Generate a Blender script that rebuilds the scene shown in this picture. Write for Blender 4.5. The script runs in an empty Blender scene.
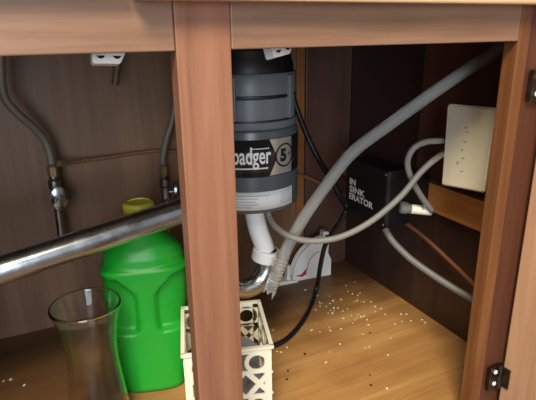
import bpy, bmesh, math, random
from mathutils import Vector, Matrix
random.seed(4)
S = bpy.context.scene
COL = S.collection

# ---------------------------------------------------------------- camera
CAM = Vector((0.0, -0.4383, 0.5610))
RX = Vector((0.90204717, -0.43141381, -0.01389362))
UP = Vector((0.14672348, 0.27619616, 0.94983572))
FW = Vector((0.40593488, 0.85883515, -0.3124405))
FPX = 511.46
cd = bpy.data.cameras.new('camera'); cam = bpy.data.objects.new('camera', cd); COL.objects.link(cam)
cd.sensor_fit = 'HORIZONTAL'; cd.sensor_width = 36.0; cd.lens = FPX / 536 * 36.0
cd.clip_start = 0.01; cd.clip_end = 50
M4 = Matrix((RX, UP, -FW)).transposed().to_4x4(); M4.translation = CAM
cam.matrix_world = M4
S.camera = cam

# ---------------------------------------------------------------- world, lights, exposure
S.view_settings.view_transform = 'Standard'; S.view_settings.look = 'None'
S.view_settings.gamma = 1.0; S.view_settings.use_curve_mapping = False
S.view_settings.exposure = 0.0
W = bpy.data.worlds.new('world'); S.world = W; W.use_nodes = True
W.node_tree.nodes['Background'].inputs[0].default_value = (0.95, 0.96, 1.0, 1)
W.node_tree.nodes['Background'].inputs[1].default_value = 0.27

def area(name, loc, target, sx, sy, power, color):
    l = bpy.data.lights.new(name, 'AREA'); l.shape = 'RECTANGLE'; l.size = sx; l.size_y = sy
    l.energy = power; l.color = color
    o = bpy.data.objects.new(name, l); COL.objects.link(o); o.location = loc
    o.rotation_euler = (Vector(target) - Vector(loc)).to_track_quat('-Z', 'Y').to_euler()
    return o
area('patio_door_daylight', (-1.0, -3.0, 0.85), (0.3, 0.3, 0.35), 1.2, 1.5, 60, (0.84, 0.92, 1.0))
area('kitchen_ceiling_lamp', (-0.50, -1.15, 2.05), (0.3, 0.0, 0.0), 0.7, 0.7, 80, (1.0, 0.86, 0.66))

# ---------------------------------------------------------------- helpers
def pt(px, py, X=None, Y=None, Z=None):
    """a point of the photograph's pixel (px, py) on the plane X=, Y= or Z="""
    d = FW + RX * ((px - 268) / FPX) + UP * ((200 - py) / FPX)
    if X is not None: t = (X - CAM.x) / d.x
    elif Y is not None: t = (Y - CAM.y) / d.y
    else: t = (Z - CAM.z) / d.z
    return CAM + d * t

def tag(o, label=None, cat=None, group=None, kind=None):
    if label: o['label'] = label
    if cat: o['category'] = cat
    if group: o['group'] = group
    if kind: o['kind'] = kind
    return o

def empty(name, loc, label, cat, group=None, rz=0.0):
    o = bpy.data.objects.new(name, None); COL.objects.link(o)
    o.location = loc; o.rotation_euler = (0, 0, rz); o.empty_display_size = 0.02
    return tag(o, label, cat, group)

def link(name, me, mat, parent=None, loc=None, rot=None, smooth=False):
    if mat is not None and not me.materials: me.materials.append(mat)
    if smooth:
        for p in me.polygons: p.use_smooth = True
    o = bpy.data.objects.new(name, me); COL.objects.link(o)
    if parent is not None:
        o.parent = parent
    if loc is not None: o.location = loc
    if rot is not None: o.rotation_euler = rot
    return o

def to_local(parent, v):
    """world point -> coordinates of a parent Empty with only a location and a z rotation"""
    m = Matrix.Translation(parent.location) @ Matrix.Rotation(parent.rotation_euler.z, 4, 'Z')
    return m.inverted() @ Vector(v)

def finish(bm, name):
    bmesh.ops.recalc_face_normals(bm, faces=bm.faces)
    me = bpy.data.meshes.new(name); bm.to_mesh(me); bm.free(); return me

def box_mesh(name, x0, x1, y0, y1, z0, z1, bevel=0.0, seg=2):
    bm = bmesh.new(); bmesh.ops.create_cube(bm, size=1)
    for v in bm.verts:
        v.co = Vector(((x0 + x1) / 2 + v.co.x * (x1 - x0), (y0 + y1) / 2 + v.co.y * (y1 - y0), (z0 + z1) / 2 + v.co.z * (z1 - z0)))
    if bevel: bmesh.ops.bevel(bm, geom=list(bm.edges), offset=bevel, segments=seg, affect='EDGES', profile=0.5)
    return finish(bm, name)

def box(name, b, mat, parent=None, bevel=0.0, smooth=False):
    return link(name, box_mesh(name, *b, bevel=bevel), mat, parent, smooth=smooth)

def lathe_mesh(name, prof, n=48, closed=False):
    bm = bmesh.new(); rings = []
    for r, z in prof:
        if r < 1e-6: rings.append([bm.verts.new((0, 0, z))])
        else: rings.append([bm.verts.new((r * math.cos(2 * math.pi * k / n), r * math.sin(2 * math.pi * k / n), z)) for k in range(n)])
    pairs = list(zip(rings[:-1], rings[1:]))
    if closed: pairs.append((rings[-1], rings[0]))
    for a, b in pairs:
        for k in range(n):
            j = (k + 1) % n
            if len(a) == 1 and len(b) == 1: continue
            if len(a) == 1: bm.faces.new((a[0], b[k], b[j]))
            elif len(b) == 1: bm.faces.new((a[k], b[0], a[j]))
            else: bm.faces.new((a[k], b[k], b[j], a[j]))
    return finish(bm, name)

def spline(pts, sub=8):
    P = [Vector(p) for p in pts]
    if len(P) == 2: return [P[0].lerp(P[1], i / sub) for i in range(sub + 1)]
    P = [2 * P[0] - P[1]] + P + [2 * P[-1] - P[-2]]
    out = []
    for i in range(1, len(P) - 2):
        a, b, c, d = P[i - 1:i + 3]
        for k in range(sub):
            t = k / sub
            out.append(0.5 * ((2 * b) + (c - a) * t + (2 * a - 5 * b + 4 * c - d) * t * t + (3 * b - a - 3 * c + d) * t ** 3))
    out.append(P[-2]); return out

def tube_mesh(name, pts, r, n=14, sub=8, caps=True, rfun=None, wall=0.0):
    P = spline(pts, sub); bm = bmesh.new(); rings = []
    T = (P[1] - P[0]).normalized(); up = Vector((0, 0, 1)) if abs(T.z) < 0.9 else Vector((1, 0, 0))
    N = T.cross(up).normalized()
    L = 0.0; tot = sum((P[i + 1] - P[i]).length for i in range(len(P) - 1))
    for i, p in enumerate(P):
        if 0 < i < len(P) - 1: T = (P[i + 1] - P[i - 1]).normalized()
        elif i == len(P) - 1: T = (P[i] - P[i - 1]).normalized()
        N = (N - T * N.dot(T)).normalized(); B = T.cross(N)
        if i: L += (P[i] - P[i - 1]).length
        rr = r * (rfun(L / tot, i) if rfun else 1.0)
        rings.append([bm.verts.new(p + (N * math.cos(2 * math.pi * k / n) + B * math.sin(2 * math.pi * k / n)) * rr) for k in range(n)])
    for a, b in zip(rings[:-1], rings[1:]):
        for k in range(n): bm.faces.new((a[k], a[(k + 1) % n], b[(k + 1) % n], b[k]))
    if caps:
        bm.faces.new(rings[0]); bm.faces.new(rings[-1])
    return finish(bm, name)

def tube(name, pts, r, mat, parent=None, **kw):
    if parent is not None: pts = [to_local(parent, p) for p in pts]
    return link(name, tube_mesh(name, pts, r, **kw), mat, parent, smooth=True)

def prism_mesh(name, poly, t0, t1, axes='xz', bevel=0.0):
    """polygon in two axes, extruded along the third from t0 to t1"""
    bm = bmesh.new()
    def mk(a, b, t):
        return {'xz': (a, t, b), 'xy': (a, b, t), 'yz': (t, a, b)}[axes]
    A = [bm.verts.new(mk(a, b, t0)) for a, b in poly]; B = [bm.verts.new(mk(a, b, t1)) for a, b in poly]
    bm.faces.new(A); bm.faces.new(B)
    n = len(poly)
    for k in range(n): bm.faces.new((A[k], A[(k + 1) % n], B[(k + 1) % n], B[k]))
    if bevel: bmesh.ops.bevel(bm, geom=list(bm.edges), offset=bevel, segments=2, affect='EDGES')
    return finish(bm, name)

def text_mesh(name, s, w, h, bold=0.0, extrude=0.0):
    """flat lettering fitted to w x h, lower left at the origin, in the xy plane"""
    c = bpy.data.curves.new(name, 'FONT'); c.body = s; c.offset = bold; c.extrude = extrude; c.resolution_u = 4
    o = bpy.data.objects.new(name, c); COL.objects.link(o)
    bpy.context.view_layer.update()
    me = bpy.data.meshes.new_from_object(o.evaluated_get(bpy.context.evaluated_depsgraph_get()))
    bpy.data.objects.remove(o); bpy.data.curves.remove(c)
    xs = [v.co.x for v in me.vertices]; ys = [v.co.y for v in me.vertices]
    x0, x1, y0, y1 = min(xs), max(xs), min(ys), max(ys)
    for v in me.vertices:
        v.co.x = (v.co.x - x0) / (x1 - x0) * w; v.co.y = (v.co.y - y0) / (y1 - y0) * h
    me.materials.clear(); me.name = name
    return me

# ---------------------------------------------------------------- materials
def newmat(name):
    m = bpy.data.materials.new(name); m.use_nodes = True
    return m, m.node_tree, m.node_tree.nodes['Principled BSDF']

def lin(c):
    return tuple((x / 255 / 12.92) if x / 255 <= 0.04045 else ((x / 255 + 0.055) / 1.055) ** 2.4 for x in c) + (1,)

def plain(name, rgb, rough=0.5, metal=0.0, var=0.12, scale=30, bump=0.0, spec=0.5, coat=0.0):
    m, t, b = newmat(name)
    tc = t.nodes.new('ShaderNodeTexCoord'); nz = t.nodes.new('ShaderNodeTexNoise')
    nz.inputs['Scale'].default_value = scale; nz.inputs['Detail'].default_value = 6
    t.links.new(tc.outputs['Object'], nz.inputs['Vector'])
    mx = t.nodes.new('ShaderNodeMix'); mx.data_type = 'RGBA'
    c = lin(rgb)
    mx.inputs[6].default_value = tuple(x * (1 - var) for x in c[:3]) + (1,)
    mx.inputs[7].default_value = tuple(min(1, x * (1 + var)) for x in c[:3]) + (1,)
    t.links.new(nz.outputs['Fac'], mx.inputs[0]); t.links.new(mx.outputs[2], b.inputs['Base Color'])
    b.inputs['Roughness'].default_value = rough; b.inputs['Metallic'].default_value = metal
    b.inputs['Specular IOR Level'].default_value = spec; b.inputs['Coat Weight'].default_value = coat
    if bump:
        bp = t.nodes.new('ShaderNodeBump'); bp.inputs['Strength'].default_value = bump; bp.inputs['Distance'].default_value = 0.001
        t.links.new(nz.outputs['Fac'], bp.inputs['Height']); t.links.new(bp.outputs['Normal'], b.inputs['Normal'])
    return m

def wood(name, dark, mid, light, grain='x', scale=1.0, rough=0.45, blotch=None, blotch_amt=0.0, coat=0.0):
    m, t, b = newmat(name)
    tc = t.nodes.new('ShaderNodeTexCoord'); mp = t.nodes.new('ShaderNodeMapping')
    s = {'x': (3, 55, 55), 'y': (55, 3, 55), 'z': (55, 55, 3)}[grain]
    mp.inputs['Scale'].default_value = tuple(k * scale for k in s)
    t.links.new(tc.outputs['Object'], mp.inputs['Vector'])
    n1 = t.nodes.new('ShaderNodeTexNoise'); n1.inputs['Scale'].default_value = 1.0; n1.inputs['Detail'].default_value = 8; n1.inputs['Distortion'].default_value = 0.8
    t.links.new(mp.outputs[0], n1.inputs['Vector'])
    n2 = t.nodes.new('ShaderNodeTexNoise'); n2.inputs['Scale'].default_value = 4.5; n2.inputs['Detail'].default_value = 10; n2.inputs['Roughness'].default_value = 0.7
    t.links.new(mp.outputs[0], n2.inputs['Vector'])
    ad = t.nodes.new('ShaderNodeMath'); ad.operation = 'MULTIPLY_ADD'; ad.inputs[1].default_value = 0.35
    t.links.new(n2.outputs['Fac'], ad.inputs[0]); 
    sc = t.nodes.new('ShaderNodeMath'); sc.operation = 'MULTIPLY'; sc.inputs[1].default_value = 0.65
    t.links.new(n1.outputs['Fac'], sc.inputs[0]); t.links.new(sc.outputs[0], ad.inputs[2])
    cr = t.nodes.new('ShaderNodeValToRGB'); e = cr.color_ramp.elements
    e[0].position = 0.30; e[0].color = lin(dark); e[1].position = 0.70; e[1].color = lin(light)
    k = e.new(0.5); k.color = lin(mid)
    t.links.new(ad.outputs[0], cr.inputs[0])
    out = cr.outputs[0]
    if blotch:
        nb = t.nodes.new('ShaderNodeTexNoise'); nb.inputs['Scale'].default_value = 5.0; nb.inputs['Detail'].default_value = 6
        t.links.new(tc.outputs['Object'], nb.inputs['Vector'])
        rb = t.nodes.new('ShaderNodeValToRGB'); rb.color_ramp.elements[0].position = 0.45; rb.color_ramp.elements[1].position = 0.72
        t.links.new(nb.outputs['Fac'], rb.inputs[0])
        ml = t.nodes.new('ShaderNodeMath'); ml.operation = 'MULTIPLY'; ml.inputs[1].default_value = blotch_amt
        t.links.new(rb.outputs[0], ml.inputs[0])
        mx = t.nodes.new('ShaderNodeMix'); mx.data_type = 'RGBA'; mx.inputs[7].default_value = lin(blotch)
        t.links.new(ml.outputs[0], mx.inputs[0]); t.links.new(out, mx.inputs[6]); out = mx.outputs[2]
    t.links.new(out, b.inputs['Base Color'])
    b.inputs['Roughness'].default_value = rough; b.inputs['Coat Weight'].default_value = coat; b.inputs['Coat Roughness'].default_value = 0.25
    bp = t.nodes.new('ShaderNodeBump'); bp.inputs['Strength'].default_value = 0.15; bp.inputs['Distance'].default_value = 0.0006
    t.links.new(ad.outputs[0], bp.inputs['Height']); t.links.new(bp.outputs['Normal'], b.inputs['Normal'])
    return m

WF_H = wood('frame_wood_horizontal', (118, 87, 68), (137, 105, 84), (150, 119, 97), 'x', 1.0, 0.5)
WF_V = wood('frame_wood_vertical', (120, 79, 59), (142, 97, 74), (155, 111, 87), 'z', 1.0, 0.5)
WF_R = wood('hinge_stile_wood', (98, 60, 34), (118, 74, 43), (136, 90, 56), 'z', 1.0, 0.4)
W_DRAWER = wood('drawer_front_wood', (190, 158, 122), (206, 176, 140), (216, 190, 156), 'x', 1.0, 0.5)
W_DOOR = wood('door_inside_wood', (164, 124, 94), (180, 140, 108), (192, 154, 121), 'z', 0.8, 0.5)
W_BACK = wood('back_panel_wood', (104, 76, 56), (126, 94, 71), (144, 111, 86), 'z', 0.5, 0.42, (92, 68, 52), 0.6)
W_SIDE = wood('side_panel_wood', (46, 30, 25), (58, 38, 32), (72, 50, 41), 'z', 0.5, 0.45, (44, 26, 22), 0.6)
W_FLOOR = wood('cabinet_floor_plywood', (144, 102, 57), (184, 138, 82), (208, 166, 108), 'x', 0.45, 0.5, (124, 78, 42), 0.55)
W_LEDGER = wood('ledger_wood', (188, 122, 62), (212, 146, 80), (228, 168, 100), 'y', 0.9, 0.5)
def darken_back_left(m, dark):
    # darker tone along the back and the left of the cabinet floor, edge broken by noise
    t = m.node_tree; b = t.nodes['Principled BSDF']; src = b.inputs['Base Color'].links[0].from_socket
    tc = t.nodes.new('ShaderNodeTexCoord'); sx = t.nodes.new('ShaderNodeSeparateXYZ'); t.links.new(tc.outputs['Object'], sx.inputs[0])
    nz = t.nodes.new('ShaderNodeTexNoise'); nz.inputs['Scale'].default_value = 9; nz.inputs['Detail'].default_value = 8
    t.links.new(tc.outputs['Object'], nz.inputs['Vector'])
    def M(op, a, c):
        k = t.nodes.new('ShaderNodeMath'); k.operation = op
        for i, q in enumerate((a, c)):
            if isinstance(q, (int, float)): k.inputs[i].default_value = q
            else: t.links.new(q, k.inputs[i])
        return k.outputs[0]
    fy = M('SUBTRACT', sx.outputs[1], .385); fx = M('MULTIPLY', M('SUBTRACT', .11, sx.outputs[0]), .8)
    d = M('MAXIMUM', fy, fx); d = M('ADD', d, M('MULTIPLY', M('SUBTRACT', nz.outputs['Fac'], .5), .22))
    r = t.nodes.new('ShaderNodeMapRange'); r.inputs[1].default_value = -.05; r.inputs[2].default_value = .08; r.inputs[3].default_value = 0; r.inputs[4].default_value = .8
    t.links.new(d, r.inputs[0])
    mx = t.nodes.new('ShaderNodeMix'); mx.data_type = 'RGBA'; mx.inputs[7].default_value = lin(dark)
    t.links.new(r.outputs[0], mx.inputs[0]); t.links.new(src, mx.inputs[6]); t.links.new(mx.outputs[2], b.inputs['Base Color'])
darken_back_left(W_FLOOR, (72, 44, 28))
DARK_SEAM = plain('dark_gap', (38, 22, 18), 0.8)
CHROME = None
def metal_scuffed(name, rgb, r0, r1, scale):
    m, t, b = newmat(name)
    tc = t.nodes.new('ShaderNodeTexCoord'); nz = t.nodes.new('ShaderNodeTexNoise'); nz.inputs['Scale'].default_value = scale; nz.inputs['Detail'].default_value = 8
    t.links.new(tc.outputs['Object'], nz.inputs['Vector'])
    mr = t.nodes.new('ShaderNodeMapRange'); mr.inputs[1].default_value = 0.35; mr.inputs[2].default_value = 0.7; mr.inputs[3].default_value = r0; mr.inputs[4].default_value = r1
    t.links.new(nz.outputs['Fac'], mr.inputs[0]); t.links.new(mr.outputs[0], b.inputs['Roughness'])
    b.inputs['Base Color'].default_value = lin(rgb); b.inputs['Metallic'].default_value = 1.0
    bp = t.nodes.new('ShaderNodeBump'); bp.inputs['Strength'].default_value = 0.08; bp.inputs['Distance'].default_value = 0.0005
    t.links.new(nz.outputs['Fac'], bp.inputs['Height']); t.links.new(bp.outputs['Normal'], b.inputs['Normal'])
    return m
CHROME = metal_scuffed('scuffed_chrome', (196, 201, 208), 0.22, 0.34, 45)
STEEL = metal_scuffed('dull_steel', (150, 150, 150), 0.3, 0.55, 40)
BRASS = plain('old_brass', (138, 118, 84), 0.4, 0.5, 0.2, 50)
COPPER = plain('copper_tube', (150, 106, 78), 0.4, 0.4, 0.15, 50)
BRAID = plain('braided_steel', (128, 122, 110), 0.45, 0.35, 0.3, 700)
STUB = plain('tarnished_pipe', (104, 86, 66), 0.55, 0.2, 0.2, 90)
CONDUIT = plain('dark_grey_conduit', (104, 104, 102), 0.5, 0.0, 0.1, 80)
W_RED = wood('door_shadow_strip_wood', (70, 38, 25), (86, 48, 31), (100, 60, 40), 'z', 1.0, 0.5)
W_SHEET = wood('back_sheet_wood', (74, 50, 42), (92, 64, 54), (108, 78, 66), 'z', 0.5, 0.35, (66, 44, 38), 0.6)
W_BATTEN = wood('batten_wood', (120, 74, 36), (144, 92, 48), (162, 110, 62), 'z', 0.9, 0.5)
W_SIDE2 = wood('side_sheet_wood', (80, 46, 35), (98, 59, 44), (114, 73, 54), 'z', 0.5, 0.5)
HINGE = metal_scuffed('bronze_hinge', (88, 80, 68), 0.35, 0.6, 60)
GREY_CAN = plain('charcoal_enamel', (84, 91, 97), 0.3, 0.0, 0.06, 20)
GREY_UP = plain('grey_plastic_housing', (104, 113, 119), 0.38, 0.0, 0.06, 20)
BLACK = plain('black_plastic', (22, 22, 24), 0.45, 0.0, 0.1)
BLACK_BAND = plain('black_label_print', (34, 35, 39), 0.2, 0.0, 0.05)
SILVER = plain('silver_foil', (205, 203, 196), 0.3, 0.6, 0.1, 60)
WHITE_INK = plain('white_ink', (238, 238, 236), 0.5, 0.0, 0.02)
STICKER = plain('white_sticker', (226, 228, 230), 0.5, 0.0, 0.04)
GREY_INK = plain('grey_print', (158, 160, 164), 0.6, 0.0, 0.05)
PVC = plain('white_pvc', (238, 242, 244), 0.4, 0.0, 0.05)
CORD_GREY = plain('grey_cord', (128, 127, 123), 0.5, 0.0, 0.08, 80)
CORD_BLACK = plain('black_rubber', (16, 16, 17), 0.5, 0.0, 0.1)
HOSE = plain('translucent_grey_hose', (214, 216, 212), 0.45, 0.0, 0.1, 40)
HOSE.node_tree.nodes['Principled BSDF'].inputs['Transmission Weight'].default_value = 0.7; HOSE.node_tree.nodes['Principled BSDF'].inputs['IOR'].default_value = 1.15
IVORY = plain('ivory_plate', (250, 245, 220), 0.28, 0.0, 0.03, 12)
WHITE_PL = plain('white_plastic', (228, 226, 222), 0.4, 0.0, 0.04)
CREAM = plain('cream_plastic', (242, 238, 218), 0.4, 0.0, 0.04)
MAGENTA = plain('magenta_print', (176, 34, 78), 0.5, 0.0, 0.1)
YELLOW = plain('yellow_cap_plastic', (222, 206, 74), 0.4, 0.0, 0.08)
GREEN = plain('green_bottle_plastic', (26, 158, 44), 0.38, 0.0, 0.06, 8)
gb = GREEN.node_tree.nodes['Principled BSDF']; gb.inputs['Subsurface Weight'].default_value = 0.2; gb.inputs['Subsurface Radius'].default_value = (0.005, 0.02, 0.005)
MARK = plain('worn_mark', (190, 184, 160), 0.5, 0.0, 0.1)
GREY_SHEET = plain('grey_paper', (126, 128, 132), 0.7, 0.0, 0.12)
CRUMB = plain('pale_crumb', (236, 222, 194), 0.8, 0.0, 0.3, 300)
DROPPING = plain('dark_crumb', (44, 26, 16), 0.8, 0.0, 0.2, 300)
STONE = plain('counter_laminate', (150, 140, 128), 0.4, 0.0, 0.2, 120)
TILE = plain('kitchen_floor_vinyl', (92, 76, 62), 0.5, 0.0, 0.15, 9)
m, t, b = newmat('clear_glass'); GLASS = m
b.inputs['Transmission Weight'].default_value = 1.0; b.inputs['Roughness'].default_value = 0.03; b.inputs['IOR'].default_value = 1.46
gn = t.nodes.new('ShaderNodeTexNoise'); gn.inputs['Scale'].default_value = 25
gm = t.nodes.new('ShaderNodeMapRange'); gm.inputs[1].default_value = 0.45; gm.inputs[2].default_value = 0.8; gm.inputs[3].default_value = 0.02; gm.inputs[4].default_value = 0.16
t.links.new(gn.outputs['Fac'], gm.inputs[0]); t.links.new(gm.outputs[0], b.inputs['Roughness'])
b.inputs['Base Color'].default_value = (0.93, 0.95, 0.93, 1)

# ---------------------------------------------------------------- the setting
XL, XR, YB = -0.30, 0.69, 0.567
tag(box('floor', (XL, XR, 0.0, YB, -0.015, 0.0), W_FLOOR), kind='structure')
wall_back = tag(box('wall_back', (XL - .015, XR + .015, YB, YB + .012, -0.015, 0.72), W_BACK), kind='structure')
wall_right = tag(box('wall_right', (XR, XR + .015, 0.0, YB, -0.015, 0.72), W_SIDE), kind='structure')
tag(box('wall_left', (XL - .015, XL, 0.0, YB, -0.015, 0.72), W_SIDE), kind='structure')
tag(box('floor', (-3, 3, -3.6, 0.06, -0.135, -0.12), TILE), kind='structure')
# the ledger board screwed along the right side panel, and a batten on the back panel
box('ledger_board', (XR - .02, XR, 0.03, YB, 0.233, 0.287), W_LEDGER, wall_right, bevel=.001)
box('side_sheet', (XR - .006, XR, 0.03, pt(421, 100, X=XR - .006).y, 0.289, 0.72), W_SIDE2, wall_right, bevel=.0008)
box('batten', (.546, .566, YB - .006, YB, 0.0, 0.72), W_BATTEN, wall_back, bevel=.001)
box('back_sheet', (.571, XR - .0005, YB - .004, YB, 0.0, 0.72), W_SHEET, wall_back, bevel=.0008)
box('seam', (.5675, .5705, YB - .002, YB, 0.0, 0.72), DARK_SEAM, wall_back)

# ---------------------------------------------------------------- the sink cabinet: face frame and doors
RB = 0.5465           # underside of the rail
cab = empty('sink_cabinet', (0, 0, -0.12), 'reddish-brown wooden sink cabinet with its right door open', 'cabinet')
def cb(name, b, mat, bevel=.0012, parent=cab):
    dz = 0.12
    return box(name, (b[0], b[1], b[2], b[3], b[4] + dz, b[5] + dz), mat, parent, bevel=bevel)
cb('stile', (0.1236, 0.1736, 0, 0.0205, -0.03, 0.70), WF_V)
cb('stile', (0.534, 0.5525, 0, 0.0205, -0.03, 0.70), WF_R)
cb('stile', (0.5532, 0.60, 0.0018, 0.0205, -0.03, 0.70), W_RED)
cb('stile', (XL - .015, -0.237, 0, 0.0205, -0.03, 0.70), WF_V)
cb('rail', (-0.237, 0.1231, 0.0004, 0.0205, RB, 0.70), WF_H)
cb('rail', (0.1741, 0.534, 0.0004, 0.0205, RB, 0.70), WF_H)
cb('rail', (-0.237, 0.1231, 0.0004, 0.0205, -0.03, -0.002), WF_H)
cb('rail', (0.1741, 0.534, 0.0004, 0.0205, -0.03, -0.002), WF_H)
cb('filler_panel', (0.601, XR + .015, 0.0004, 0.0205, -0.03, 0.70), WF_R)
cb('toe_kick', (XL, XR, 0.07, 0.085, -0.119, -0.016), WF_H)
cb('drawer_front', (0.09, 0.60, -0.0195, -0.0005, 0.5858, 0.70), W_DRAWER, .002)
cb('drawer_front', (-0.28, 0.084, -0.0195, -0.0005, 0.5985, 0.70), W_DRAWER, .002)
# the open door: hinged on the right stile, swung out a little past square
door = bpy.data.objects.new('door', box_mesh('door', 0.0, 0.019, -0.40, 0.0, -0.28, 0.27, bevel=.002))
COL.objects.link(door); door.data.materials.append(W_DOOR); door.parent = cab
door.location = (0.586, -0.006, 0.12 + 0.27); door.rotation_euler = (0, 0, math.radians(7))
left_shade_door = bpy.data.objects.new('door', box_mesh('door', -0.019, 0.0, -0.40, 0.0, -0.28, 0.27, bevel=.002))  # unseen open left door, added to shade the left of the cabinet
COL.objects.link(left_shade_door); left_shade_door.data.materials.append(W_DOOR); left_shade_door.parent = cab
left_shade_door.location = (-0.256, -0.006, 0.12 + 0.27); left_shade_door.rotation_euler = (0, 0, math.radians(-14))
def hinge(zc):
    bm = bmesh.new()
    def q(x0, x1, y0, y1, z0, z1):
        r = bmesh.ops.create_cube(bm, size=1)
        for v in r['verts']:
            v.co = Vector(((x0 + x1) / 2 + v.co.x * (x1 - x0), (y0 + y1) / 2 + v.co.y * (y1 - y0), (z0 + z1) / 2 + v.co.z * (z1 - z0)))
    q(-.026, -.004, .0030, .0080, -.019, .019)       # leaf on the frame
    q(-.0035, -.001, -.013, -.002, -.016, .016)      # leaf on the door
    r = bmesh.ops.create_cone(bm, segments=12, radius1=.004, radius2=.004, depth=.040, cap_ends=True)
    for v in r['verts']: v.co += Vector((-.005, .001, 0))
    me = finish(bm, 'hinge')
    h = link('hinge', me, HINGE, door, (0, 0, zc - 0.27))
    return h
def screws(h):
    for y, x, z in ((0.0025, -.008, .010), (0.0025, -.008, -.010)):
        mm = lathe_mesh('screw', [(0, -.0014), (.0022, -.0012), (.0034, 0), (.0034, .001), (0, .001)], 12)
        s = link('screw', mm, PVC, None)
        s.parent = cab
        s.matrix_local = Matrix.Translation((0.579 + x, -0.0066, 0.12 + h.location.z + 0.27 + z)) @ Matrix.Rotation(math.radians(90), 4, 'X') @ Matrix.Rotation(math.pi, 4, 'X')
for zc in (0.494, 0.070):
    hh = hinge(zc); screws(hh)

# unseen worktop and sink above the opening, shutting out light from above
bm = bmesh.new()
def addbox(bm, x0, x1, y0, y1, z0, z1):
    r = bmesh.ops.create_cube(bm, size=1)
    for v in r['verts']:
        v.co = Vector(((x0 + x1) / 2 + v.co.x * (x1 - x0), (y0 + y1) / 2 + v.co.y * (y1 - y0), (z0 + z1) / 2 + v.co.z * (z1 - z0)))
addbox(bm, -.6, 1.0, -.04, .09, .721, .76); addbox(bm, -.6, 1.0, .51, .60, .721, .76)
addbox(bm, -.6, -.20, .09, .51, .721, .76); addbox(bm, .56, 1.0, .09, .51, .721, .76)
countertop = tag(link('countertop', finish(bm, 'countertop'), STONE), kind='structure')
bm = bmesh.new()
for x0, x1 in ((-.19, .155), (.175, .55)):
    addbox(bm, x0, x1, .10, .50, .600, .602)
    addbox(bm, x0, x0 + .002, .10, .50, .602, .762); addbox(bm, x1 - .002, x1, .10, .50, .602, .762)
    addbox(bm, x0, x1, .10, .102, .602, .762); addbox(bm, x0, x1, .498, .50, .602, .762)
addbox(bm, .153, .177, .10, .50, .760, .764)
addbox(bm, -.205, .565, .085, .102, .760, .764); addbox(bm, -.205, .565, .498, .515, .760, .764)
addbox(bm, -.205, -.188, .085, .515, .760, .764); addbox(bm, .548, .565, .085, .515, .760, .764)
link('sink_bowls', finish(bm, 'sink_bowls'), STEEL, countertop)

# ---------------------------------------------------------------- garbage disposal
DX, DY, DR = 0.326, 0.322, 0.080
disp = empty('garbage_disposal', (DX, DY, 0.285), 'dark grey cylindrical garbage disposal hanging under the sink, lettered badger 5', 'disposal')
z0 = 0.285
def dl(name, prof, mat, parent=disp, n=64):
    return link(name, lathe_mesh(name, [(r, z - z0) for r, z in prof], n), mat, parent, smooth=False)
def smooth_by_angle(o, ang=35):
    for p in o.data.polygons: p.use_smooth = True
    bm = bmesh.new(); bm.from_mesh(o.data)
    for e in bm.edges:
        if len(e.link_faces) == 2 and e.calc_face_angle(0) > math.radians(ang): e.smooth = False
    bm.to_mesh(o.data); bm.free()
can = dl('motor_can', [(0, .288), (.050, .287), (.070, .289), (.077, .292), (.0795, .297), (.080, .303), (.080, .414), (.0785, .4195), (.0745, .4225), (0, .4225)], GREY_CAN); smooth_by_angle(can)
up_ = dl('upper_housing', [(0, .4225), (.0775, .4225), (.0785, .426), (.0785, .4325), (.0755, .4345), (.0755, .4665), (.0700, .4675), (.0700, .4715), (.0770, .4725), (.0770, .500), (.0755, .503), (0, .503)], GREY_UP); smooth_by_angle(up_)
A0 = math.atan2(CAM.y - DY, CAM.x - DX)
for a in (56, -17, 130, 200):      # moulded vertical tabs round the housing
    a = A0 + math.radians(a)
    tb = link('housing_tab', box_mesh('housing_tab', .070, .0815, -.006, .006, .436 - z0, .5 - z0, bevel=.0015), GREY_UP, disp, rot=(0, 0, a))
for zr_ in (.4695, .4342):
    smooth_by_angle(dl('groove_band', [(.0660, zr_ - .0018), (.0768, zr_ - .0018), (.0772, zr_), (.0768, zr_ + .0018), (.0660, zr_ + .0018)], BLACK))
neck = dl('mounting_assembly', [(0, .503), (.073, .503), (.0735, .512), (.070, .522), (.068, .535), (.074, .540), (.074, .553), (.060, .560), (.050, .575), (.045, .5995), (0, .5995)], BLACK); smooth_by_angle(neck)
link('mounting_lug', box_mesh('mounting_lug', .066, .092, -.008, .008, .538 - z0, .552 - z0, bevel=.002), BLACK, disp, rot=(0, 0, math.radians(-5)))

# label print wrapped round the can; angle 0 faces the camera
A0 = math.atan2(CAM.y - DY, CAM.x - DX)
def wrap(me, s0, zb, rad):
    """bend a flat xy mesh on to the can: x is the arc length from the camera-facing line (right is +), y is height above zb"""
    for v in me.vertices:
        a = A0 + (s0 + v.co.x) / DR; rr = rad + v.co.z
        v.co = Vector((rr * math.cos(a), rr * math.sin(a), zb + v.co.y - z0))
    me.update(); return me
def strip(name, s0, s1, zlo, zhi, rad, poly=None, n=40):
    bm = bmesh.new(); rows = []
    for i in range(n + 1):
        f = i / n; s = s0 + (s1 - s0) * f
        lo, hi = (zlo, zhi) if poly is None else poly(f)
        rows.append((bm.verts.new((s, lo, 0)), bm.verts.new((s, hi, 0)), bm.verts.new((s, lo, -.0008)), bm.verts.new((s, hi, -.0008))))
    for a, b2 in zip(rows[:-1], rows[1:]):
        bm.faces.new((a[0], b2[0], b2[1], a[1])); bm.faces.new((a[2], a[3], b2[3], b2[2]))
        bm.faces.new((a[0], a[2], b2[2], b2[0])); bm.faces.new((a[1], b2[1], b2[3], a[3]))
    me = finish(bm, name)
    return wrap(me, 0, 0, rad)
link('label_band', strip('label_band', -.125, .125, .351, .4085, DR + .0006), BLACK_BAND, disp, smooth=True)
band = disp.children[-1]
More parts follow.
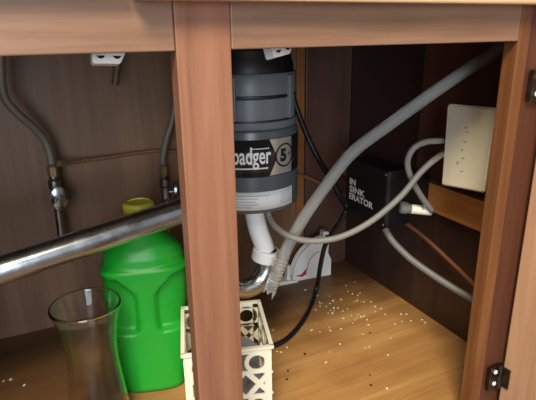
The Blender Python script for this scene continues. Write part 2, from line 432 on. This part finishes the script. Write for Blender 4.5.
# silver flag with a notched left side
def flag(f):
    s = 0.028 + .0001
    return (.352, .408)
def flagpoly():
    bm = bmesh.new(); N = 24; rows = []
    for i in range(N + 1):
        f = i / N; z = .3525 + .0555 * f
        left = .0315 + .013 * (1 - abs(2 * f - 1))
        xs = [left + (.076 - left) * k / 16 for k in range(17)]
        rows.append([bm.verts.new((x, z, 0)) for x in xs])
    for a, b2 in zip(rows[:-1], rows[1:]):
        for k in range(16): bm.faces.new((a[k], a[k + 1], b2[k + 1], b2[k]))
    return wrap(finish(bm, 'silver_flag'), 0, 0, DR + .0010)
link('silver_flag', flagpoly(), SILVER, disp, smooth=True)
bm = bmesh.new(); N = 40; cx, cz = .0595, .381
R1, R2 = .0188, .0160
a = [[bm.verts.new((cx + r * math.cos(2 * math.pi * k / N), cz + r * math.sin(2 * math.pi * k / N), 0)) for k in range(N)] for r in (R1, R2)]
for k in range(N): bm.faces.new((a[0][k], a[0][(k + 1) % N], a[1][(k + 1) % N], a[1][k]))
link('circle_mark', wrap(finish(bm, 'circle_mark'), 0, 0, DR + .0014), BLACK_BAND, disp)
link('number_mark', wrap(text_mesh('number_mark', '5', .0130, .0205, .06), .0500, .3710, DR + .0014), BLACK_BAND, disp)
link('small_print', wrap(text_mesh('small_print', 'XP', .0085, .0055, .01), .0650, .3790, DR + .0014), BLACK_BAND, disp)
link('wordmark', wrap(text_mesh('wordmark', 'badger', .058, .0345, .018), -.0245, .3635, DR + .0014), WHITE_INK, disp)
link('wordmark_rule', strip('wordmark_rule', -.030, .0285, .3640, .3660, DR + .0013), WHITE_INK, disp)
for k in range(9):
    link('small_print', strip('small_print', .0045 + k * .0030, .0066 + k * .0030, .3945, .3962, DR + .0013, n=2), WHITE_INK, disp)
link('spec_sticker', strip('spec_sticker', -.110, .078, .2985, .3275, DR + .0008), STICKER, disp, smooth=True)
for i in range(5):      # rows of print too small to read
    link('print_row', strip('print_row', -.030, [.032, .012, .008, .012, .002][i], .3210 - i * .0046, .3222 - i * .0046, DR + .0011), GREY_INK, disp)
for i in range(6):
    link('print_row', strip('print_row', .050, .075, .3230 - i * .0037, .3240 - i * .0037, DR + .0011), GREY_INK, disp)
# white discharge elbow
el = [(.322, .300, .292), (.3235, .2985, .270), (.328, .296, .245), (.334, .292, .222), (.338, .290, .206)]
tube('discharge_elbow', el, .0165, PVC, disp, n=20)

# ---------------------------------------------------------------- drain trap and chrome waste pipe
trap = empty('drain_trap', (.30, .29, .13), 'chrome U-bend drain trap with white nut below the garbage disposal', 'drain pipe')
nut_c = Vector((.339, .2895, .199))
nm = lathe_mesh('slip_nut', [(.0165, -.010), (.0235, -.010), (.0245, -.0085), (.0245, .0075), (.0225, .010), (.0165, .010)], 32, closed=True)
nut = link('slip_nut', nm, PVC, trap, to_local(trap, nut_c), rot=(math.radians(4), math.radians(10), 0)); smooth_by_angle(nut, 30)
tube('trap_bend', [(.3405, .289, .206), (.341, .289, .190), (.337, .288, .170), (.322, .286, .152), (.298, .284, .146), (.272, .281, .155), (.256, .279, .175), (.250, .278, .200), (.248, .2775, .225)], .0170, CHROME, trap, n=24, sub=8)
link('slip_nut', nm, CHROME, trap, to_local(trap, (.2478, .2775, .232)))

pe0 = pt(0, 270.5, Y=.245); pe1 = pt(180, 211.5, Y=.262)
d = (pe1 - pe0).normalized()
wp = empty('waste_pipe', (0, .25, .26), 'long shiny chrome waste pipe slanting across in front of the green bottle', 'pipe')
ppts = [pe0 - d * .20, pe0 - d * .1, pe0, pe0.lerp(pe1, .5), pe1, pe1 + d * .030, Vector((.2385, .2735, .3195)), Vector((.2475, .2770, .300)), Vector((.2478, .2775, .270)), Vector((.2478, .2775, .243))]
tube('pipe_body', ppts, .0190, CHROME, wp, n=28, sub=10)
rc = lathe_mesh('pipe_collar', [(.0168, -.006), (.0195, -.006), (.0200, 0), (.0195, .006), (.0168, .006)], 28, closed=True)
c = link('pipe_collar', rc, CHROME, wp, to_local(wp, pe0 - d * .19)); c.rotation_euler = d.to_track_quat('Z', 'Y').to_euler()

# ---------------------------------------------------------------- grey drain hose running diagonally
hpts = [pt(522, 26, Y=.135), pt(500, 48, Y=.14), pt(465, 71, Y=.15), pt(430, 95, Y=.16), pt(390, 124, Y=.18), pt(352, 153, Y=.20), pt(325, 187, Y=.213), pt(303, 219, Y=.222), pt(286, 250, Y=.232), pt(277, 272, Y=.240)]
hose = empty('drain_hose', hpts[-1], 'pale grey plastic hose running diagonally from the upper right corner, its open end ribbed', 'hose')
tube('hose_body', hpts, .0094, HOSE, hose, n=18)
e0 = pt(283, 256, Y=.2345); e1 = pt(270.5, 289, Y=.247)
tube('ribbed_end', [e0, e0.lerp(e1, .5), e1], .0112, HOSE, hose, n=18, sub=20, caps=False, rfun=lambda f, i: (1.03 if i % 4 < 2 else .93) * (1 - .12 * max(0, f - .75) * 4))
# frayed lip of the cut end
for k in range(6):
    a = k * 1.05; dv = (e1 - e0).normalized(); side = dv.orthogonal().normalized(); side.rotate(Matrix.Rotation(a, 3, dv))
    p0 = e1 + side * .0095
    bm = bmesh.new(); w = dv.cross(side) * .004
    n0 = side * .0006
    L = .006 + .004 * ((k * 7) % 3)
    tip = p0 + dv * L + side * .001
    vs = [bm.verts.new(to_local(hose, x)) for x in (p0 - w - n0, p0 + w - n0, tip - n0, p0 - w + n0, p0 + w + n0, tip + n0)]
    for f in ((0, 1, 2), (3, 5, 4), (0, 3, 4, 1), (1, 4, 5, 2), (2, 5, 3, 0)): bm.faces.new([vs[i] for i in f])
    link('torn_strip', finish(bm, 'torn_strip'), HOSE, hose)

# ---------------------------------------------------------------- supply valves, hoses and copper tube
def valve(base, label, handle_dir):
    v = empty('shutoff_valve', base, label, 'valve', 'water shutoff valves on the back panel')
    body = lathe_mesh('valve_body', [(0, -.02), (.0095, -.02), (.0105, -.016), (.0085, -.012), (.0085, .006), (.011, .010), (.011, .024), (.008, .028), (.008, .032), (0, .032)], 16)
    smooth_by_angle(link('valve_body', body, STEEL, v), 30)
    nutm = lathe_mesh('valve_nut', [(0, .032), (.0095, .032), (.0095, .048), (.006, .052), (0, .052)], 6)
    link('valve_nut', nutm, BRASS, v)
    hm = lathe_mesh('valve_handle', [(0, -.004), (.010, -.004), (.0145, -.001), (.0145, .003), (.010, .006), (0, .006)], 20)
    for q in hm.vertices: q.co.y *= 1.5
    h = link('valve_handle', hm, CHROME, v, (handle_dir[0] * .022, handle_dir[1] * .022, -.004)); h.rotation_euler = (math.radians(90), 0, math.atan2(handle_dir[0], -handle_dir[1]))
    smooth_by_angle(h, 30)
    st = tube_mesh('valve_stem', [(0, 0, -.004), (handle_dir[0] * .02, handle_dir[1] * .02, -.004)], .004, n=10, sub=2); link('valve_stem', st, STEEL, v)
    link('inlet_stub', tube_mesh('inlet_stub', [(0, 0, -.018), (-.001, .001, -.06), (-.002, .003, -.105), (-.002, .012, -.118), (-.002, 0.5845 - base[1] - .018, -.122)], .007, n=12, sub=4), STEEL, v, smooth=True)
    return v
vb1 = pt(56, 193, Y=.515)
valve(tuple(vb1), 'steel shutoff valve with oval handle at the left, feeding the thin copper tube', (0.15, -1))
vb2 = pt(165, 190, Y=.53)
valve(tuple(vb2), 'steel shutoff valve half hidden beside the centre stile, above the chrome pipe', (.9, -.3))
ribs = lambda f, i: 1.0 + (.06 if i % 2 else -.03)
tag(tube('supply_hose', [pt(2, 30, Y=.47) + Vector((.004, 0, .13)), pt(2, 30, Y=.47), pt(1, 55, Y=.475), pt(1.5, 80, Y=.48), pt(5, 98, Y=.485), pt(17, 113, Y=.49), pt(32, 126, Y=.50), pt(43, 138, Y=.51), pt(49, 151, Y=.513), vb1 + Vector((0, 0, .0535))], .0068, BRAID, sub=12, rfun=ribs), 'braided steel supply hose curving down at the far left to its valve', 'hose')
tag(tube('supply_hose', [pt(180, 60, Y=.50) + Vector((0, 0, .09)), pt(180, 60, Y=.50), pt(177, 90, Y=.505), pt(172, 120, Y=.515), pt(166, 140, Y=.522), pt(163, 156, Y=.528), vb2 + Vector((0, 0, .0535))], .0062, BRAID, sub=12, rfun=ribs), 'braided steel supply hose dropping behind the centre stile to its valve', 'hose')
ct = empty('copper_tube', (.05, .54, .33), 'thin copper water tube running along the back and right panels from a brass nut', 'tube')
cp = [pt(64, 163, Y=.52), pt(80, 161, Y=.54), pt(110, 157, Y=.553), pt(140, 152.5, Y=.559), pt(170, 151, Y=.559), pt(235, 159, Y=.556), pt(298, 174, Y=.552), pt(322, 184, Y=.54), pt(345, 195, Y=.52), pt(375, 208, X=.645), pt(400, 219.5, X=.655), pt(425, 238, X=.66), pt(450, 261, X=.66), pt(474, 284, X=.66), pt(500, 310, X=.66)]
tube('tube_run', cp, .0037, COPPER, ct, n=10)
bn = link('brass_nut', lathe_mesh('brass_nut', [(0, -.010), (.0048, -.010), (.0062, -.008), (.0062, .004), (.0042, .010), (0, .010)], 6), BRASS, ct, to_local(ct, pt(62, 163, Y=.518)))
bn.rotation_euler = (pt(80, 161, Y=.54) - pt(64, 163, Y=.52)).to_track_quat('Z', 'Y').to_euler()
tag(tube('faucet_shank', [pt(118, 40, Y=.50) + Vector((0, 0, .045)), pt(118, 40, Y=.50), pt(117.5, 62, Y=.50), pt(116, 76, Y=.50), pt(115, 85, Y=.50)], .0068, STUB, n=12), 'short brown pipe stub hanging down behind the left white door catch', 'pipe stub')

# ---------------------------------------------------------------- white door catches under the rails
def catch(loc, rz, tilt, label):
    c = empty('door_catch', loc, label, 'catch', 'white door catches under the rails', rz)
    hb = bpy.data.objects.new('catch_body', prism_mesh('catch_body', [(-.0130, -.0085), (.0100, -.0085), (.0115, -.0025), (.0140, -.0020), (.0140, .010), (-.0130, .010)], 0, .014, 'xz', bevel=.001))
    COL.objects.link(hb); hb.data.materials.append(WHITE_PL); hb.parent = c; hb.rotation_euler = (math.radians(-12), math.radians(tilt), 0)
    sm = prism_mesh('screw_slot', [(-.0035, .0012), (-.0022, -.0006), (.0, -.0014), (.0022, -.0006), (.0035, .0012)], -.0006, .0004, 'xz')
    for x in (-.0062, .0072):
        s = link('screw_slot', sm, BLACK_BAND, hb, (x, 0, -.0035))
    return c
catch(tuple(pt(108, 53, Y=.022)), math.radians(0), 3, 'white plastic door catch with two screw slots under the left rail')
catch(tuple(pt(282, 46.5, Y=.026)), math.radians(18), -9, 'white plastic door catch hanging tilted above the garbage disposal')

# ---------------------------------------------------------------- switch control box
XB = .54
sb_c = pt(368, 194, X=XB)
yB0, yB1 = pt(389, 172, X=XB).y, pt(348, 158, X=XB).y
zB1 = pt(368, 164.5, X=XB).z; zB0 = pt(366, 219, X=XB).z
sb = empty('switch_box', (XB + .025, (yB0 + yB1) / 2, zB0), 'black control box lettered IN SINK ERATOR on the right side of the cabinet', 'control box')
hw = (yB1 - yB0) / 2; hh_ = zB1 - zB0
bd = link('box_body', box_mesh('box_body', -.0235, .025, -hw, hw, 0, hh_, bevel=.003), BLACK, sb)
link('box_cover', box_mesh('box_cover', -.027, -.0238, -hw - .001, hw + .001, -.001, hh_ + .001, bevel=.0012), BLACK, sb)
bt = sb.location
for k, (s, w_) in enumerate((('IN', .019), ('SINK', .049), ('ERATOR', .074))):
    me = text_mesh('lettering', s, w_, .0122, .03)
    for v in me.vertices:
        x, y = v.co.x, v.co.y
        v.co = Vector((-.0275, hw - .0125 - x, hh_ * .53 - k * .0145 + y))
    link('lettering', me, WHITE_INK, sb)
for yy, zz in ((-hw + .005, hh_ - .006), (-hw + .005, .006), (hw - .006, .006)):
    s = link('screw', lathe_mesh('screw', [(0, -.001), (.0022, -.0005), (.0026, .0006), (0, .001)], 12), STEEL, sb, (-.0278, yy, zz)); s.rotation_euler = (0, math.radians(90), 0)
link('cover_edge', box_mesh('cover_edge', -.0278, -.0268, -hw - .0012, -hw + .0004, .002, hh_ - .002), STEEL, sb)
link('mounting_block', box_mesh('mounting_block', .0252, XR - .0201 - bt.x, -.02, .02, .010, hh_ - .03), BLACK, sb)

# ---------------------------------------------------------------- outlet with ivory plate
XP = .60
pl = empty('outlet_box', (XP, .12, .32), 'ivory jumbo wall plate mounted on the right side behind the hinge stile', 'wall plate')
cor = [pt(447, 104, X=XP + .003), pt(495, 108, X=XP - .004), pt(483, 193, X=XP - .004), pt(441, 185, X=XP + .003)]
bm = bmesh.new()
F = [bm.verts.new(to_local(pl, c_)) for c_ in cor]; Bk = [bm.verts.new(to_local(pl, c_ + Vector((.007, 0, 0)))) for c_ in cor]
bm.faces.new(F); bm.faces.new(Bk)
for k in range(4): bm.faces.new((F[k], F[(k + 1) % 4], Bk[(k + 1) % 4], Bk[k]))
bmesh.ops.recalc_face_normals(bm, faces=bm.faces)
bmesh.ops.bevel(bm, geom=list(bm.edges), offset=.0025, segments=3, affect='EDGES')
plate = link('cover_plate', finish(bm, 'cover_plate'), IVORY, pl, smooth=False)
ctr = (cor[0] + cor[1] + cor[2] + cor[3]) / 4
by0, by1 = ctr.y - .027, ctr.y + .027
link('junction_box', box_mesh('junction_box', .009, XR - XP - .001, by0 - .12, by1 - .12, ctr.z - .32 - .045, ctr.z - .32 + .045, bevel=.002), STEEL, pl)
# worn slot marks down the middle of the plate
def onplate(u, v):
    return cor[0].lerp(cor[1], u).lerp(cor[3].lerp(cor[2], u), v)
nrm = (cor[1] - cor[0]).cross(cor[3] - cor[0]).normalized()
if nrm.x > 0: nrm = -nrm
for u, v, su, sv in ((.47, .25, .07, .016), (.50, .30, .06, .012), (.47, .42, .075, .012), (.43, .52, .05, .02), (.47, .62, .07, .012), (.36, .68, .05, .03), (.47, .78, .06, .012)):
    bm = bmesh.new()
    c4 = [onplate(u - su / 2, v), onplate(u + su / 2, v - .01), onplate(u + su / 2, v + sv), onplate(u - su / 3, v + sv)]
    a_ = [bm.verts.new(to_local(pl, x + nrm * .0002)) for x in c4]; b_ = [bm.verts.new(to_local(pl, x - nrm * .0006)) for x in c4]
    bm.faces.new(a_); bm.faces.new(b_)
    for k in range(4): bm.faces.new((a_[k], a_[(k + 1) % 4], b_[(k + 1) % 4], b_[k]))
    link('slot_mark', finish(bm, 'slot_mark'), MARK, pl)

# ---------------------------------------------------------------- cords
tag(tube('power_cable', [pt(268, 212, Y=.262), pt(270, 218, Y=.257), pt(276, 227, Y=.235), pt(290, 236.5, Y=.205), pt(312, 241, Y=.19), pt(340, 237, Y=.175), pt(370, 222, Y=.165), pt(400, 197, Y=.16), pt(420, 173, Y=.155), pt(434, 160, Y=.15), pt(443, 154, X=.608), pt(452, 151, X=.622)], .0049, CORD_GREY), 'grey cable sagging from the garbage disposal bottom up to the ivory plate', 'cable')
cl = pt(432, 211, Y=.175)
tag(tube('power_cable', [pt(454, 142, X=.625), pt(444, 141, X=.612), pt(436, 141, Y=.158), pt(424, 142.5, Y=.16), pt(413, 149, Y=.165), pt(407.5, 162, Y=.17), pt(411, 178, Y=.172), pt(421, 196, Y=.174), cl], .0048, CORD_GREY), 'short grey cable looping from the ivory plate down to a white connector', 'cable')
cn = empty('cable_connector', pt(415, 209, Y=.19), 'white and grey cable connector beside the black control box', 'connector')
k0, k1, k2, k3 = pt(400, 207, Y=.205), pt(411, 209, Y=.197), pt(413, 209, Y=.195), pt(431, 211, Y=.182)
tube('connector_body', [k0, k0.lerp(k1, .5), k1], .0105, CORD_GREY, cn, sub=6, rfun=lambda f, i: .75 + .25 * math.sin(math.pi * min(1, f + .15)))
tube('connector_clamp', [k1, k2.lerp(k3, .3), k3], .0084, CREAM, cn, n=8, sub=4)
box_ = link('clamp_screw', lathe_mesh('clamp_screw', [(0, -.003), (.0035, -.003), (.0035, .003), (0, .003)], 10), STEEL, cn, to_local(cn, pt(424, 206, Y=.18)))
fl = [pt(385, 229, X=.535), pt(391, 239, X=.537), pt(400, 249, X=.545), pt(412, 260, X=.555), pt(430, 273, X=.57), pt(450, 286, X=.585), pt(472, 299, X=.60), pt(500, 316, X=.61)]
tag(tube('flexible_conduit', fl, .0056, CONDUIT, sub=14, rfun=lambda f, i: 1 + (.07 if i % 2 else -.05)), 'ribbed grey conduit running from below the black control box to the right stile', 'conduit')
tag(tube('air_hose', [pt(283, 20, Y=.47) + Vector((0, 0, .05)), pt(286, 55, Y=.468), pt(290, 82, Y=.46), pt(294, 100, Y=.45), pt(300, 118, Y=.44), pt(309, 140, Y=.42), pt(319, 160, Y=.40), pt(330, 178, Y=.37), pt(340, 196, Y=.345), pt(347, 207, Y=.325)], .0056, CORD_BLACK), 'black hose slanting from behind the disposal down to the control box', 'hose')
fz = lambda x, y: pt(x, y, Z=.0052)
tag(tube('electric_cord', [pt(346, 210, Y=.318), pt(341, 220, Y=.33), pt(333, 232, Y=.35), pt(325, 246, Y=.37), pt(320.5, 265, Y=.385), fz(317, 286) * .5 + pt(317, 286, Y=.40) * .5, fz(311, 305), fz(302, 322), fz(290, 336), fz(278, 344), fz(262, 349), fz(246, 350)], .0048, CORD_BLACK), 'black power cord dropping from the control box and lying across the floor to the basket', 'cord')

# ---------------------------------------------------------------- green bottle with yellow cap
bx, by = .1375, .316
bot = empty('plastic_bottle', (bx, by, 0), 'bright green plastic bottle with hand grips and a yellow cap', 'bottle', rz=math.radians(-14))
def bottle_mesh():
    n = 192; prof = []      # (z, half width, half depth)
    key = [(0, .044, .034), (.003, .050, .040), (.010, .0535, .0430), (.05, .0565, .0445), (.10, .0605, .0455), (.16, .0645, .0465), (.205, .0665, .0470), (.2190, .0668, .0474), (.2215, .0660, .0468), (.2230, .0625, .0435), (.2255, .0622, .0432),
           (.238, .0600, .0425), (.250, .0520, .0380), (.262, .0400, .0310), (.272, .0270, .0250), (.278, .0215, .0215), (.290, .0205, .0205), (.304, .0205, .0205)]
    Z = []
    for (a, b2) in zip(key[:-1], key[1:]):
        m_ = max(1, int((b2[0] - a[0]) / .0025))
        for k in range(m_):
            f = k / m_; Z.append(tuple(a[i] + (b2[i] - a[i]) * f for i in range(3)))
    Z.append(key[-1])
    bm = bmesh.new(); rings = []
    ss = lambda e0, e1, x: (lambda q: q * q * (3 - 2 * q))(max(0, min(1, (x - e0) / (e1 - e0))))
    for z, hw_, hd in Z:
        ring = []
        for k in range(n):
            a = 2 * math.pi * k / n; ca, sa = math.cos(a), math.sin(a)
            ex = 2 / (3.6 if z < .224 else 2.5)
            x = hw_ * math.copysign(abs(ca) ** ex, ca); y = hd * math.copysign(abs(sa) ** ex, sa)
            # two hand grips pressed in, left and right of a central ridge, front and back
            u_ = abs(x) / hw_
            top = .214 - .018 * (1 - u_) ** 2; ridge = .20 + .38 * ss(.176, .215, z) + .12 * ss(.130, .105, z)
            g = ss(ridge, ridge + .09, u_) * ss(.112, .121, z) * (1 - ss(top - .009, top + .002, z))
            y -= math.copysign(.014 * g, y) * (1 if abs(y) > .006 else abs(y) / .006)
            x -= math.copysign(.0008 * g, x)
            ring.append(bm.verts.new((x, y, z)))
        rings.append(ring)
    for a, b2 in zip(rings[:-1], rings[1:]):
        for k in range(n): bm.faces.new((a[k], a[(k + 1) % n], b2[(k + 1) % n], b2[k]))
    bm.faces.new(rings[0]); bm.faces.new(rings[-1])
    return finish(bm, 'bottle_body')
link('bottle_body', bottle_mesh(), GREEN, bot, smooth=True)
def cap_mesh():
    bm = bmesh.new(); n = 48; rings = []
    for r, z, rib in ((0.0225, .288, 1), (.0240, .2885, 1), (.0240, .312, 1), (.0232, .3155, .5), (.0210, .3175, 0), (.0180, .3180, 0), (.0175, .3165, 0)):
        rings.append([bm.verts.new(((r - .0006 * rib * (k % 2)) * math.cos(2 * math.pi * k / n), (r - .0006 * rib * (k % 2)) * math.sin(2 * math.pi * k / n), z)) for k in range(n)])
    for a, b2 in zip(rings[:-1], rings[1:]):
        for k in range(n): bm.faces.new((a[k], a[(k + 1) % n], b2[(k + 1) % n], b2[k]))
    bm.faces.new(rings[-1]); bm.faces.new(rings[0]); return finish(bm, 'cap')
cp_ = link('cap', cap_mesh(), YELLOW, bot); smooth_by_angle(cp_, 50); tag(cp_, 'yellow screw cap')

# ---------------------------------------------------------------- glass vase
vc = pt(85, 304, Z=.21)
outer = [(.0, .0), (.040, .0), (.0435, .002), (.0445, .010), (.0435, .035), (.0400, .070), (.0365, .105), (.0352, .130), (.0365, .155), (.0405, .180), (.0452, .200), (.0475, .2065), (.0478, .2090), (.0466, .2108)]
inner = [(.0448, .2102), (.0440, .2075), (.0425, .200), (.0385, .180), (.0343, .155), (.0330, .130), (.0343, .105), (.0378, .070), (.0412, .035), (.0420, .018), (.036, .010), (0, .0085)]
def densify(p, m_=4):
    q = spline([(a, 0, b2) for a, b2 in p], m_); return [(max(0, v.x), v.z) for v in q]
vm = lathe_mesh('glass_vase', [(0, 0)] + densify(outer[1:]) + densify(inner[:-1]) + [inner[-1]], 64)
tag(link('glass_vase', vm, GLASS, None, (vc.x, vc.y, 0), smooth=True), 'clear glass vase with a flared rim standing in front of the green bottle', 'vase')

# ---------------------------------------------------------------- cream basket with cut-out sides
ZB = .15
cBL, cBR, cFR, cFL = (Vector(c_) for c_ in ((.1786, .261, ZB), (.2938, .227, ZB), (.2606, .107, ZB), (.1464, .141, ZB)))
ang = math.atan2(cBR.y - cBL.y, cBR.x - cBL.x); bc = (cBL + cBR + cFR + cFL) / 4
bk = empty('plastic_basket', (bc.x, bc.y, 0), 'cream plastic basket with cut-out sides standing behind the centre stile', 'basket', rz=ang)
BW, BD = .0590, .0615
def lattice(width, name):
    """one openwork side in the xz plane: frame, a row of slanted bars and rings, 2.4 mm thick"""
    bm = bmesh.new(); T = .0012; h = ZB
    def bar(p, q, w):
        p = Vector((p[0], 0, p[1])); q = Vector((q[0], 0, q[1])); d_ = (q - p).normalized(); s_ = Vector((-d_.z, 0, d_.x)) * w / 2; y_ = Vector((0, T, 0))
        vs = [bm.verts.new(x) for x in (p - s_ - y_, q - s_ - y_, q + s_ - y_, p + s_ - y_, p - s_ + y_, q - s_ + y_, q + s_ + y_, p + s_ + y_)]
        for f in ((0, 1, 2, 3), (7, 6, 5, 4), (0, 4, 5, 1), (1, 5, 6, 2), (2, 6, 7, 3), (3, 7, 4, 0)): bm.faces.new([vs[i] for i in f])
    def ring(c_, r, w):
        N_ = 20
        for k in range(N_):
            a1, a2 = 2 * math.pi * k / N_, 2 * math.pi * (k + 1) / N_
            bar((c_[0] + r * math.cos(a1), c_[1] + r * math.sin(a1)), (c_[0] + r * math.cos(a2), c_[1] + r * math.sin(a2)), w)
    bar((-width, h - .004), (width, h - .004), .008); bar((-width, .012), (width, .012), .024)
    bar((-width + .0045, 0), (-width + .0045, h), .009); bar((width - .0045, 0), (width - .0045, h), .009)
    step = .039; x = -width + .0205
    while x < width - .008:
        ring((x, h - .0225), .0145, .0060)
        bar((x - .014, h - .038), (x + .020, h - .078), .0075); bar((x + .020, h - .038), (x - .014, h - .078), .0075)
        ring((x, h - .094), .0145, .0060)
        x += step
    bar((-width, h - .038), (width, h - .038), .005); bar((-width, h - .078), (width, h - .078), .005)
    return finish(bm, name)
mw, md = lattice(BW, 'side_panel'), lattice(BD, 'side_panel')
link('side_panel', mw, CREAM, bk, (0, -BD, 0)); link('side_panel', mw, CREAM, bk, (0, BD, 0))
link('side_panel', md, CREAM, bk, (-BW, 0, 0), (0, 0, math.radians(90))); link('side_panel', md, CREAM, bk, (BW, 0, 0), (0, 0, math.radians(90)))
bm = bmesh.new()
for a4 in ((-BW - .004, BW + .004, -BD - .004, -BD + .0015), (-BW - .004, BW + .004, BD - .0015, BD + .004), (-BW - .004, -BW + .0015, -BD, BD), (BW - .0015, BW + .004, -BD, BD)):
    addbox(bm, *a4, ZB - .001, ZB + .0025)
link('rim', finish(bm, 'rim'), CREAM, bk)
link('base', box_mesh('base', -BW + .001, BW - .001, -BD + .001, BD - .001, .001, .004), CREAM, bk)
# folded grey sheet lying in the basket
gs = empty('paper_sheet', (bc.x, bc.y, .004), 'grey folded sheet standing inside the cream basket', 'paper', rz=ang)
link('sheet_panel', prism_mesh('sheet_panel', [(-.045, .002), (.050, .002), (.052, .100), (.030, .118), (-.02, .104), (-.046, .112)], .012, .014, 'xz'), GREY_SHEET, gs)
link('sheet_panel', prism_mesh('sheet_panel', [(-.045, .002), (.050, .002), (.051, .085), (.010, .100), (-.046, .080)], -.022, -.020, 'xz'), GREY_SHEET, gs)

# ---------------------------------------------------------------- white humped gadget on the floor at the back
g0 = pt(293, 282, Z=0); g1 = pt(331, 275, Z=0)
gz = math.atan2(g1.y - g0.y, g1.x - g0.x)
gd = empty('pest_trap', g0, 'white plastic trap with a curved hump and magenta mark on the floor at the back', 'trap', rz=gz)
sc = (g1 - g0).length / .038      # model drawn in thousandths of its pixels
def P2(a): return [(x * sc, z * sc) for x, z in a]
arc = [(.000 + .033 * (1 - math.cos(t_)), .004 + .034 * math.sin(t_)) for t_ in [math.radians(5 + 80 * k / 10) for k in range(11)]]
side = [(0, 0), (.038, 0), (.038, .016), (.034, .023), (.0345, .034), (.036, .040), (.034, .0435), (.029, .044)] + [(x, z) for x, z in reversed(arc)]
link('housing', prism_mesh('housing', P2(side), 0, .020, 'xz', bevel=.0012), WHITE_PL, gd)
for k, off in enumerate((.0035, .0105)):
    ap = [Vector(((.033 - (.033 + .001) * math.cos(t_)) * sc, off + .002, (.004 + (.034 + .001) * math.sin(t_)) * sc)) for t_ in [math.radians(4 + 80 * j / 10) for j in range(11)]]
    link('ridge', tube_mesh('ridge', ap, .0018, n=8, sub=2), WHITE_PL, gd, smooth=True)
ap = [Vector(((.014 + .014 * (1 - math.cos(t_))) * sc, -.0004, (.010 + .016 * math.sin(t_)) * sc)) for t_ in [math.radians(0 + 80 * j / 8) for j in range(9)]]
link('moulded_line', tube_mesh('moulded_line', ap, .0009, n=8, sub=2), CORD_GREY, gd, smooth=True)
link('base_flange', prism_mesh('base_flange', P2([(-.016, .004), (-.014, -.0), (.004, 0), (.004, .002), (-.006, .003)]), -.006, .020, 'xz'), WHITE_PL, gd)
link('end_fin', prism_mesh('end_fin', P2([(-.006, .002), (-.0025, .002), (-.0025, .017), (-.0050, .016)]), .0, .018, 'xz', bevel=.001), WHITE_PL, gd)
link('printed_mark', prism_mesh('printed_mark', P2([(.002, .0055), (.008, .0060), (.0135, .0115), (.0130, .0055), (.009, .0035)]), -.0008, .0004, 'xz'), MAGENTA, gd)
hl = link('tab_hole', lathe_mesh('tab_hole', [(0, -.0006), (.0042, -.0006), (.0042, .0006), (0, .0006)], 16), BLACK, gd, (.0325 * sc, -.0004, .0395 * sc)); hl.rotation_euler = (math.radians(90), 0, 0)

# ---------------------------------------------------------------- crumbs and bits on the cabinet floor
def bits(name, spots, mat, label, cat, lo, hi):
    bm = bmesh.new()
    for x, y in spots:
        r = bmesh.ops.create_icosphere(bm, subdivisions=1, radius=1)
        sx, sy, sz = (random.uniform(lo, hi) for _ in range(3)); a = random.random() * 3.1
        for v in r['verts']:
            q = Vector((v.co.x * sx, v.co.y * sy, v.co.z * sz * .5)); q.rotate(Matrix.Rotation(a, 3, 'Z')); v.co = q + Vector((x, y, sz * .5))
    return tag(link(name, finish(bm, name), mat), label, cat, kind='stuff')
px_spots = [(326, 360), (365, 346), (391, 336), (388, 353), (387, 386), (316, 321), (343, 309), (334, 309), (357, 316), (361, 315), (364, 314), (402, 320), (411, 319), (422, 318), (425, 321), (333, 299), (341, 298), (322, 301), (338, 306), (330, 302), (357, 299), (346, 284), (281, 350), (330, 350), (287, 345), (277, 349), (355, 318), (395, 322), (363, 332), (371, 300), (348, 290), (360, 291), (320, 304), (312, 328), (320, 330), (340, 342)]
sp = [tuple(fz(*q).xy) for q in px_spots]
for i in range(48):
    q = fz(random.gauss(350, 38), random.gauss(305, 18)); 
    if q.x < .66 and .06 < q.y < .5: sp.append((q.x, q.y))
for i in range(3):
    q = fz(random.uniform(2, 30), random.uniform(375, 398))
    if q.y > .05: sp.append((q.x, q.y))
cordline = spline([fz(311, 305), fz(302, 322), fz(290, 336), fz(278, 344), fz(262, 349)], 8)
sp = [q for q in sp if min((Vector((q[0], q[1], .005)) - c_).length for c_ in cordline) > .011]
bits('crumbs', sp, CRUMB, 'pale crumbs scattered over the wooden cabinet floor', 'crumbs', .0009, .0034)
dk = [tuple(fz(*q).xy) for q in ((370, 331), (371, 383), (370, 373), (287, 377), (288, 369), (305, 352))]
bits('dark_specks', dk, DROPPING, 'few dark specks lying on the front of the cabinet floor', 'specks', .0014, .0030)
